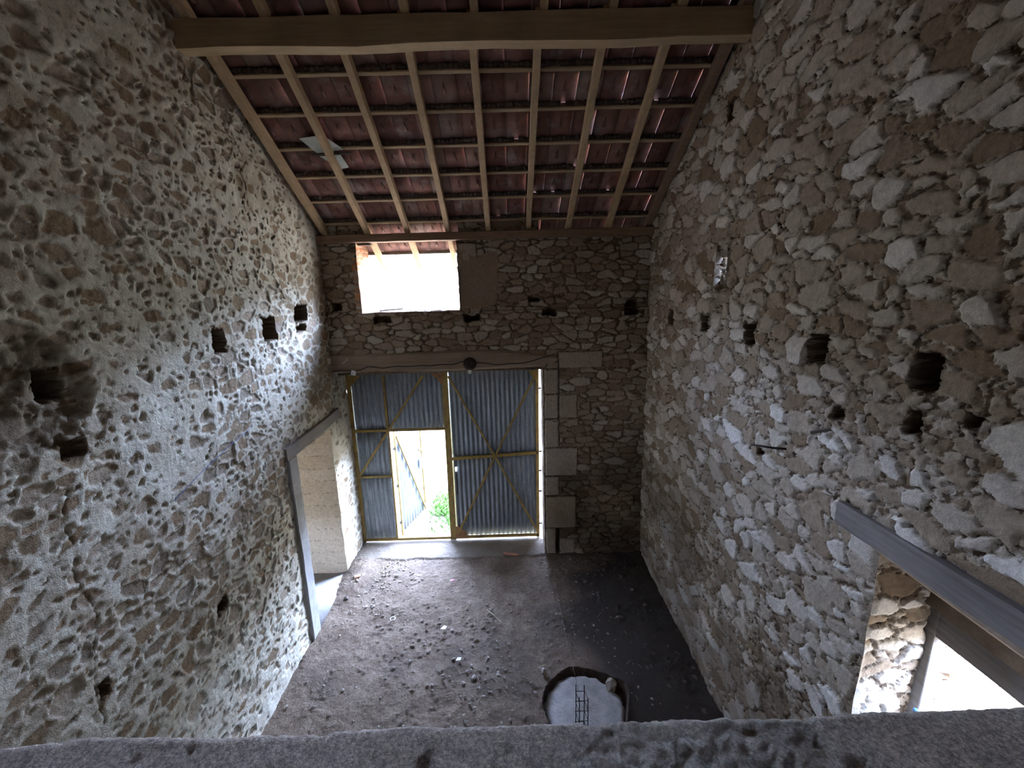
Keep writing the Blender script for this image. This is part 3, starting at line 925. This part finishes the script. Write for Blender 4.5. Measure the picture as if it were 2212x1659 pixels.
# pale sheet patched in under the tiles
e_ = empty('roofing_sheet', (-2.15, 5.62, roofz(5.62, .10)))
tag(e_, 'pale torn sheet patching the roof between the first two rafters', 'roofing sheet')
def patch(pts, name):
    bm = bmesh.new()
    q = []
    for (x, y, nn) in pts: q.append(rp(x, y, nn) - e_.location)
    bm_prism(q, NR * .004, bm)
    obj(name, bm, M_film, e_)
patch([(-2.31, 5.56, -.04), (-2.03, 5.53, -.035), (-1.86, 5.71, -.032), (-2.19, 5.74, -.042)], 'upper_piece')
patch([(-2.18, 5.78, -.040), (-1.93, 5.77, -.035), (-1.90, 5.94, -.03), (-2.00, 5.96, -.033)], 'lower_piece')
c0, c1 = rp(-2.26, 5.755, -.045) - e_.location, rp(-1.80, 5.745, -.045) - e_.location
obj('support_strip', bm_bar(c0, c1, .03, .012, NR), M_dark, e_)

# ------------------------------------------------------------------ GATE
# timber lintel over the gate, wavy and tapering to the right
bm = bmesh.new()
rings = []
nl = 26
for k in range(nl + 1):
    t_ = k / nl
    x = XL - .06 + (0.80 - XL + .06) * t_
    zb = 3.345 + .012 * math.sin(t_ * 9) + (.10 * max(0, t_ - .9) / .1)
    zt = 3.645 - .008 * math.sin(t_ * 7) - .12 * max(0, t_ - .72) / .28
    yf = YF - .045 + .01 * math.sin(t_ * 12)
    rings.append([bm.verts.new((x, yf + .012, zb)), bm.verts.new((x, yf + .31, zb)), bm.verts.new((x, yf + .31, zt)), bm.verts.new((x, yf + .02, zt)), bm.verts.new((x, yf, zt - .03)), bm.verts.new((x, yf, zb + .03))])
for R0, R1 in zip(rings[:-1], rings[1:]):
    for q in range(6): bm.faces.new((R0[q], R0[(q + 1) % 6], R1[(q + 1) % 6], R1[q]))
bm.faces.new(rings[0]); bm.faces.new(rings[-1])
tag(obj('lintel_beam', bm, M_oak), 'old wavy timber lintel over the corrugated gate', 'beam')

def corrugated(x0, x1, z0, z1, parent, name='corrugated_sheet', org=(0, 0, 0), pitch=.084, amp=.009, ph=0.0, hole=None):
    n_ = int((x1 - x0) / pitch * 10)
    m_ = max(2, int((z1 - z0) / .25))
    bm = bmesh.new()
    g = [[bm.verts.new((x0 + (x1 - x0) * i / n_ - org[0], -org[1] + amp * math.sin(2 * math.pi * (x0 + (x1 - x0) * i / n_) / pitch + ph) , z0 + (z1 - z0) * j / m_ - org[2])) for j in range(m_ + 1)] for i in range(n_ + 1)]
    for i in range(n_):
        for j in range(m_):
            c = g[i][j].co.lerp(g[i + 1][j + 1].co, .5)
            bm.faces.new((g[i][j], g[i + 1][j], g[i + 1][j + 1], g[i][j + 1]))
    o = obj(name, bm, M_zinc, parent, smooth=True)
    sm = o.modifiers.new('thickness', 'SOLIDIFY'); sm.thickness = .0015
    return o
def bars(parent, L, w=.045, d=.03, y=-.028, mat=None):
    for nm, a, b2, *ww in L:
        ww = ww[0] if ww else w
        p0, p1 = Vector((a[0], y, a[1])), Vector((b2[0], y, b2[1]))
        if nm.startswith('brace'): p0.y -= .012; p1.y -= .012
        obj(nm, bm_bar(p0, p1, ww, d, (0, 1, 0)), mat or M_ochre, parent)
def gusset(parent, pts, mat=None):
    bm = bm_prism([(x, -.050, z) for x, z in pts], (0, .006, 0))
    obj('gusset_plate', bm, mat or M_ochre, parent)

# left leaf
gl = empty('gate_leaf', (-2.76, G, .03))
tag(gl, 'left gate leaf of corrugated steel with ochre frame and an open wicket', 'gate', 'leaves of the barn gate')
X = lambda x: x + 2.76
Z = lambda z: z - .03
corrugated(X(-2.74), X(-1.10), Z(2.19), Z(3.26), gl)
corrugated(X(-2.76), X(-2.13), Z(1.31), Z(2.22), gl)
corrugated(X(-2.77), X(-2.14), Z(.07), Z(1.36), gl)
bars(gl, [('stile', (X(-2.745), Z(3.265)), (X(-2.775), Z(.03)), .07), ('stile', (X(-1.115), Z(3.265)), (X(-1.135), Z(.03)), .055),
          ('rail', (X(-2.74), Z(3.255)), (X(-1.12), Z(3.255)), .045), ('rail', (X(-2.73), Z(2.20)), (X(-1.15), Z(2.20)), .045),
          ('rail', (X(-2.75), Z(1.33)), (X(-2.16), Z(1.33)), .035), ('rail', (X(-2.76), Z(.07)), (X(-1.14), Z(.07)), .05),
          ('post', (X(-2.145), Z(3.17)), (X(-2.145), Z(2.22)), .04), ('post', (X(-2.135), Z(2.20)), (X(-2.15), Z(.08)), .03),
          ('brace', (X(-1.46), Z(3.17)), (X(-2.72), Z(1.36)), .040)])
gusset(gl, [(X(-2.73), Z(3.20)), (X(-2.52), Z(3.20)), (X(-2.73), Z(2.98))])
gusset(gl, [(X(-1.13), Z(3.20)), (X(-1.34), Z(3.20)), (X(-1.24), Z(3.12)), (X(-1.13), Z(2.98))], M_rust)
# right leaf
gr = empty('gate_leaf', (-1.08, G, .03))
tag(gr, 'right gate leaf of corrugated steel with crossed ochre braces', 'gate', 'leaves of the barn gate')
X = lambda x: x + 1.08
corrugated(X(-1.06), X(.50), Z(1.66), Z(3.26), gr)
# lower sheet in pieces around the hand slot
corrugated(X(-1.06), X(-1.01), Z(.09), Z(1.70), gr)
corrugated(X(-1.01), X(-.98), Z(.09), Z(1.375), gr)
corrugated(X(-1.01), X(-.98), Z(1.46), Z(1.70), gr)
corrugated(X(-.98), X(.50), Z(.09), Z(1.70), gr)
bars(gr, [('stile', (X(-1.07), Z(3.265)), (X(-1.085), Z(.03)), .055), ('stile', (X(.495), Z(3.265)), (X(.465), Z(.03)), .055),
          ('rail', (X(-1.06), Z(3.255)), (X(.50), Z(3.255)), .045), ('rail', (X(-1.06), Z(1.63)), (X(.49), Z(1.70)), .055),
          ('rail', (X(-1.07), Z(.07)), (X(.48), Z(.07)), .055),
          ('brace', (X(-1.03), Z(3.14)), (X(-.28), Z(1.66)), .034), ('brace', (X(.47), Z(3.14)), (X(-.28), Z(1.66)), .034),
          ('brace', (X(-1.02), Z(.14)), (X(-.28), Z(1.66)), .034), ('brace', (X(.46), Z(.14)), (X(-.28), Z(1.66)), .034)])
gusset(gr, [(X(.49), Z(3.20)), (X(.34), Z(3.20)), (X(.49), Z(3.0))])
gusset(gr, [(X(-1.06), Z(.05)), (X(-.86), Z(.05)), (X(-.85), Z(.16)), (X(-1.0), Z(.30)), (X(-1.06), Z(.30))], M_rust)
obj('handle', bm_tube([(X(-.99), -.05, Z(1.35)), (X(-.985), -.075, Z(1.32)), (X(-.985), -.075, Z(.98)), (X(-.99), -.05, Z(.95))], .010), M_dark, gr)
for zz in (2.88, 1.72, 1.35, .95, .30):
    obj('hinge', bm_bar((X(.49), -.02, Z(zz)), (X(.575), -.02, Z(zz)), .03, .02, (0, 1, 0)), M_dark, gr)

# open wicket door
ang = math.atan2(8.50 - 7.53, -1.835 + 2.115)
wd = empty('wicket_door', (-2.115, 7.52, .06), ang)
tag(wd, 'small corrugated wicket door swung open to the outside, daylight on it', 'door')
L = 1.0
corrugated(.02, L - .02, .03, 2.08, wd, pitch=.105, amp=.011)
bars(wd, [('stile', (.015, 0.0), (.015, 2.10), .035), ('stile', (L - .02, 0.0), (L - .02, 2.10), .04), ('rail', (0, .02), (L, .02), .03), ('rail', (0, 2.09), (L, 2.09), .03), ('brace', (.05, 1.98), (L - .04, .06), .038)])
obj('lock_box', bm_bar((L - .10, -.055, 1.00), (L - .10, -.055, 1.20), .13, .045, (0, 1, 0)), M_white, wd)
obj('latch', bm_lathe([(.03, 0), (.055, .012), (.055, .035), (.03, .05)], 14, c=(L - .10, -.06, 1.36)), M_ochre, wd)
obj('latch_bolt', bm_bar((L - .18, -.065, 1.385), (L + .03, -.065, 1.385), .022, .022, (0, 1, 0)), M_ochre, wd)
for zz in (1.75, 1.02, .28):
    obj('hinge', bm_bar((-.035, -.02, zz), (.03, -.02, zz), .05, .02, (0, 1, 0)), M_dark, wd)

# cable, lamp holder, socket on the lintel
cyl = YF - .075
cp = [(-2.83, 3.36), (-2.62, 3.40), (-2.42, 3.375), (-2.2, 3.44), (-1.95, 3.42), (-1.7, 3.435), (-1.4, 3.43), (-1.15, 3.44), (-.9, 3.44), (-.7, 3.475), (-.45, 3.455), (-.2, 3.42), (.1, 3.42), (.4, 3.46), (.62, 3.53), (.78, 3.56)]
pts = []
for k in range(len(cp) - 1):
    for q in range(4):
        a, b2 = cp[k], cp[k + 1]; t_ = q / 4
        pts.append((a[0] + (b2[0] - a[0]) * t_, cyl, a[1] + (b2[1] - a[1]) * t_ + .006 * math.sin((k * 4 + q) * 1.1)))
tag(obj('cable', bm_tube(pts, .008, 6), M_cable, smooth=True), 'dark electric cable draped along the lintel beam over the gate', 'cable')
tag(obj('cable', bm_tube([(.775, YF - .045, 3.57), (.80, YF - .05, 3.4), (.805, YF - .05, 3.0), (.80, YF - .05, 2.6), (.78, YF - .045, 2.45), (.70, YF - .045, 2.44)], .007, 6), M_cable, smooth=True),
    'dark cable running down the joint between the pale stone blocks right of the gate', 'cable')
lh = empty('bulb_lamp', (-.60, YF - .11, 3.44))
tag(lh, 'bare lamp with a bulb on a dark round base fixed to the gate lintel', 'lamp')
bm = bm_lathe([(.10, 0), (.105, .02), (.075, .05), (.03, .06)], 20)
bmesh.ops.rotate(bm, verts=bm.verts, cent=(0, 0, 0), matrix=Matrix.Rotation(math.radians(70), 3, 'X'))
obj('lamp_base', bm, M_dark, lh, smooth=True, loc=(0, .03, 0))
obj('bulb', bm_lathe([(.012, .03), (.018, 0), (.034, -.04), (.036, -.065), (.022, -.095), (.004, -.102)], 16), simple('bulb_glass', (.55, .55, .50), (.6, .6, .56), 5, .15, bstr=0), lh, smooth=True, loc=(0, 0, -.05))
jb = obj('junction_box', bm_bar((0, 0, -.035), (0, 0, .035), .07, .04, (0, 1, 0)), M_white, loc=(-2.43, YF - .08, 3.355))
jb.rotation_euler = (0, .3, 0)
tag(jb, 'small white junction box hanging from the cable at the left end of the lintel', 'junction box')

# lintel and post of the left doorway
o = obj('door_lintel', bm_bar((XL - .12, 5.10, 2.66), (XL - .12, 6.86, 2.69), .30, .17, (0, 0, 1), n=8, wob=.004, seed=6, bev=.01), M_grey)
tag(o, 'grey timber lintel over the doorway in the left wall', 'beam')
o = obj('concrete_post', bm_bar((XL + .005, 5.19, -.05), (XL - .0, 5.22, 2.58), .22, .08, (1, 0, 0), n=12, wob=.004, seed=9, bev=.012), M_conc)
tag(o, 'smooth grey concrete post forming the near edge of the left doorway', 'post')
o['label'] = 'smooth grey concrete post forming the near edge of the left doorway'

# right window: lintel, frame
o = obj('window_lintel', bm_bar((XR + .03, 2.66, 3.09), (XR + .03, 1.05, 3.14), .16, .16, (0, 0, 1), n=10, wob=.004, seed=16, bev=.01), M_grey)
tag(o, 'weathered grey timber lintel over the low window at lower right', 'beam')
wf = empty('window_2', (XR + .43, 2.33, 1.77))
wf['kind'] = 'structure'
FX = 0.0
obj('frame_post', bm_bar((0, 0, 0), (0, 0, .90), .09, .09, (1, 0, 0)), M_grey, wf)
obj('frame_post', bm_bar((0, -.95, 0), (0, -.95, .90), .09, .09, (1, 0, 0)), M_grey, wf)
obj('frame_rail', bm_bar((0, .04, .735), (0, -1.0, .77), .07, .17, (0, 0, 1), n=4, wob=.002), M_grey, wf)
obj('frame_rail', bm_bar((0, .04, .02), (0, -1.0, .02), .07, .05, (0, 0, 1)), M_grey, wf)
o = obj('plastic_bottle', bm_lathe([(.03, 0), (.036, .01), (.036, .11), (.030, .13), (.014, .15), (.014, .175)], 18), M_white, loc=(2.50, 2.20, 1.765), smooth=True)
tag(o, 'white and blue plastic bottle standing on the sill of the low right window', 'bottle')
obj('cap', bm_lathe([(.017, .172), (.017, .20), (.012, .203)], 14), M_blue, o, smooth=True)
# far window sill debris: splinter of wood
o = obj('wood_offcut', bm_bar((0, 0, 0), (.34, .10, .012), .05, .02, n=3, wob=.003), M_grey, loc=(-1.98, 6.99, 4.30))
tag(o, 'flat grey wood offcut lying on the sill of the bright upper window', 'wood piece')

# ------------------------------------------------------------------ footing and reinforcement
bm = bmesh.new()
nr, na = 16, 96
rf = random.Random(2)
g = []
for i in range(nr + 1):
    r = FR * 1.0 * i / nr
    row = []
    for j in range(na):
        t_ = 2 * math.pi * j / na
        w_ = 1 + (.025 * math.sin(3 * t_ + 1) + .02 * math.sin(7 * t_) + .018 * math.sin(17 * t_ + 2) + rf.uniform(-.015, .015)) * (i / nr) ** 6
        row.append(bm.verts.new((r * math.cos(t_) * w_, r * math.sin(t_) * w_, .012 * math.sin(r * 12 + t_ * 2) * (r / FR) + rf.uniform(-.004, .004) - (.03 if i == nr else 0))))
    g.append(row)
cv = bm.verts.new((0, 0, 0))
for i in range(1, nr):
    for j in range(na): bm.faces.new((g[i][j], g[i + 1][j], g[i + 1][(j + 1) % na], g[i][(j + 1) % na]))
for j in range(na): bm.faces.new((cv, g[1][j], g[1][(j + 1) % na]))
for v_ in g[0]: bm.verts.remove(v_)
lowr = [bm.verts.new((q.co.x * 1.0, q.co.y, -.14)) for q in g[nr]]
for j in range(na): bm.faces.new((g[nr][j], g[nr][(j + 1) % na], lowr[(j + 1) % na], lowr[j]))
o = obj('concrete_footing', bm, M_foot, smooth=True, loc=(FC[0], FC[1] - .02, -.045))
o.scale = (.985, .985, 1)
tag(o, 'round pale concrete footing set into a hole in the earth floor', 'footing')
rb = empty('rebar_cage', (.67, 3.75, -.04))
tag(rb, 'upright cage of thin steel bars rising from the round concrete footing', 'rebar')
for (bx, by, bz) in ((-.055, .05, .55), (.033, .05, .54), (-.035, -.05, .50), (.055, -.05, .48)):
    obj('bar', bm_tube([(bx, by, 0), (bx + .003, by, bz / 2), (bx, by, bz)], .0052, 8), M_dark, rb, smooth=True)
for zz in (.06, .20, .33, .46):
    sq = [(-.058, .055, zz), (.038, .055, zz), (.060, -.055, zz), (-.040, -.055, zz), (-.058, .055, zz)]
    obj('stirrup', bm_tube(sq, .0038, 6), M_dark, rb)
# string leading to the footing
tag(obj('string', bm_tube([(.64, 5.98, .03), (.645, 5.6, .03), (.66, 5.2, .035), (.665, 4.8, .035), (.685, 4.5, .04), (.70, 4.33, .02), (.71, 4.2, -.02)], .003, 5), M_grey), 'thin string lying on the floor leading to the concrete footing', 'string')

# metal pegs in the right wall
tag(obj('iron_rod', bm_tube([(XR + .05, 3.28, 3.29), (XR - .08, 3.34, 3.285), (XR - .19, 3.47, 3.27)], .010, 8), M_dark, smooth=True), 'dark iron rod sticking out of the middle of the right wall', 'rod')
tag(obj('wooden_peg', bm_bar((XR + .04, 2.80, 3.64), (XR - .09, 2.93, 3.56), .022, .022), M_grey), 'small grey wooden peg poking out of the right wall above the iron rod', 'peg')
# blue string on left wall
tag(obj('chalk_line', bm_tube([(XL + .030, 3.30, 3.00), (XL + .030, 3.7, 3.10), (XL + .032, 4.1, 3.18), (XL + .034, 4.5, 3.24)], .0022, 4), M_blueline), 'thin faded blue line across the left wall', 'string')

# ------------------------------------------------------------------ things lying on the floor
def rock(name, lb, cat, x, y, r, seed, mat, flat=.6, z=0.01):
    o = obj(name, bm_rock((0, 0, 0), r, seed, flat), mat, loc=(x, y, z + r * flat * .55))
    return tag(o, lb, cat)
def brickbit(lb, x, y, sx_, sy_, sz_, rz, z=.02):
    bm = bm_bar((-sx_ / 2, 0, 0), (sx_ / 2, 0, 0), sy_, sz_, n=3, wob=.004, seed=int(x * 100) % 50, bev=.006)
    o = obj('brick_piece', bm, M_brickbit, loc=(x, y, z + sz_ / 2)); o.rotation_euler = (0, .12, rz)
    return tag(o, lb, 'brick')
brickbit('broken red brick piece on the floor beside the left doorway', -2.55, 6.30, .10, .075, .05, .5, z=.05)
brickbit('long flat reddish brick slab at the edge of the gate threshold', -.05, 6.84, .26, .05, .03, -.05)
rock('stone_chip', 'small pale stone on the lit floor in front of the wicket', 'stone', -1.93, 6.38, .035, 5, M_pebble)
rock('stone_chip', 'pale angular chip alone on the dark floor at right', 'stone', 1.80, 5.86, .05, 7, M_pebble, .35)
rock('stone_chip', 'white stone among the rubble by the doorway corner', 'stone', -2.48, 6.36, .04, 9, M_card, .6, .05)
rock('stone_chip', 'dark lump of stone below the doorway corner', 'stone', -2.58, 5.86, .05, 11, M_dark, .6)
rock('stone_chip', 'broken stone wedged beside the left edge of the concrete footing', 'stone', .33, 4.43, .06, 13, M_pebble, .7)
rock('stone_chip', 'large pale broken block in the pit at the right edge of the footing', 'stone', 1.12, 4.30, .10, 15, M_pebble, .6, -.06)
bm = bm_prism([(-.04, -.015, 0), (.0, -.02, .008), (.045, .0, .0), (.03, .018, .01), (-.03, .012, .004)], (0, 0, .004))
tag(obj('wrapper', bm, M_pink, loc=(-1.0, 6.19, .03)), 'small pink crumpled wrapper on the floor in front of the gate', 'wrapper')
bm = bmesh.new()
bm_tube([(.035 * math.cos(t_), .035 * math.sin(t_), 0) for t_ in [2 * math.pi * q / 18 for q in range(19)]], .006, 6, bm)
tag(obj('plastic_ring', bm, M_white, smooth=True, loc=(-1.755, 5.40, .03)), 'tiny white plastic ring on the floor, left of centre', 'ring')
bm = bm_prism([(-.04, -.02, 0), (.03, -.035, .006), (.05, .01, .012), (.0, .04, .0)], (0, 0, .003))
tag(obj('paper_scrap', bm, M_card, loc=(-1.0, 5.19, .035)), 'pale scrap of paper in the middle of the floor', 'scrap')
bm = bm_prism([(-.035, -.02, 0), (.03, -.02, .006), (.04, .02, .008), (-.01, .03, .0)], (0, 0, .003))
tag(obj('paper_scrap', bm, M_card, loc=(-.74, 4.66, .03)), 'pale folded scrap on the floor nearer the footing', 'scrap')
tag(obj('stick', bm_tube([(-.42, 5.52, .03), (-.33, 5.42, .035), (-.20, 5.26, .03)], .005, 6), M_straw), 'thin pale stick lying on the floor right of centre', 'stick')
# chips and straw nobody could count
bm = bmesh.new()
rr0 = random.Random(12)
for k in range(620):
    if rr0.random() < .45: x, y = rr0.gauss(-2.3, .3), rr0.gauss(6.3, .45)
    elif rr0.random() < .4: x, y = rr0.gauss(-.3, .4), rr0.gauss(4.35, .3)
    else: x, y = rr0.uniform(-2.7, 1.6), rr0.uniform(3.6, 7.2)
    if x < XL + .05 or y > 7.3 or math.hypot(x - FC[0], y - FC[1]) < .55: continue
    bm_rock((x, y, .012 + (.07 if x < -2.5 and y > 6 else 0)), rr0.uniform(.006, .022) * (1.4 if rr0.random() < .08 else 1), k, .6, bm)
tag(obj('gravel', bm, M_pebble), 'scattered small stone chips over the earth floor', 'gravel', kind='stuff')
bm = bmesh.new()
for k in range(420):
    if rr0.random() < .5: x, y = rr0.gauss(-2.45, .22), rr0.gauss(6.7, .35)
    else: x, y = rr0.uniform(-2.7, 1.5), rr0.uniform(3.7, 7.2)
    if x < XL + .08 or y > 7.32: continue
    a, l_ = rr0.uniform(0, 6.28), rr0.uniform(.03, .11)
    z0 = .035 + (.06 if x < -2.5 and y > 6 else 0)
    bm_tube([(x, y, z0), (x + l_ * math.cos(a) * .5, y + l_ * math.sin(a) * .5, z0 + rr0.uniform(0, .02)), (x + l_ * math.cos(a), y + l_ * math.sin(a), z0)], .0016, 3, bm)
tag(obj('straw', bm, M_straw), 'loose dry straw and stalks strewn on the floor', 'straw', kind='stuff')
# grass outside the wicket
bm = bmesh.new()
for k in range(2600):
    x, y = rr0.gauss(-1.05, .42), rr0.gauss(8.55, .5)
    if y < 7.62 or y > 10 or x < -1.75 + max(0, 8.6 - y) * .1: continue
    if x < -1.3 and y < 8.3 and rr0.random() < .8: continue
    a, l_ = rr0.uniform(0, 6.28), rr0.uniform(.04, .12)
    dx, dy = math.cos(a), math.sin(a)
    wv = .010
    p = [Vector((x - dy * wv, y + dx * wv, -.02)), Vector((x + dy * wv, y - dx * wv, -.02)), Vector((x + dx * l_ * .4 + dy * wv * 1.4, y + dy * l_ * .4 - dx * wv * 1.4, l_ * .7)), Vector((x + dx * l_, y + dy * l_, l_ * .8))]
    q = [bm.verts.new(c_) for c_ in p]
    bm.faces.new((q[0], q[1], q[2])); bm.faces.new((q[0], q[2], q[3]))
tag(obj('grass', bm, M_leaf), 'green weeds growing outside the open wicket', 'grass', kind='stuff')

# outside the low right window: twigs and a roll of white sheeting
bm = bmesh.new()
for k in range(46):
    x, y, z = 4.55 + rr0.uniform(-.3, .3), 3.38 + rr0.uniform(-.2, .3), .76
    pts = [Vector((x, y, z))]
    d = Vector((rr0.uniform(-.6, .6), rr0.uniform(-.6, .6), rr0.uniform(.2, 1))).normalized()
    for q in range(6):
        d = (d + Vector((rr0.uniform(-.35, .35), rr0.uniform(-.35, .35), rr0.uniform(-.45, .2)))).normalized()
        pts.append(pts[-1] + d * .16)
    bm_tube(pts, .006, 4, bm)
tag(obj('brushwood', bm, M_twig), 'tangle of dry twigs outside the low right window', 'twigs', kind='stuff')

bm = bmesh.new()
prof = [(.10, 0)] + [(.115 + .012 * (k % 2), .02 + .05 * k) for k in range(14)] + [(.10, .72)]
bm_lathe(prof, 24, bm)
bmesh.ops.rotate(bm, verts=bm.verts, cent=(0, 0, 0), matrix=Matrix.Rotation(math.radians(90), 3, 'Y'))
o = obj('ribbed_pipe', bm, M_white, smooth=True, loc=(3.85, 3.12, .86))
o.rotation_euler = (0, 0, .35)
tag(o, 'white ribbed pipe lying on the ground outside the low right window', 'pipe')
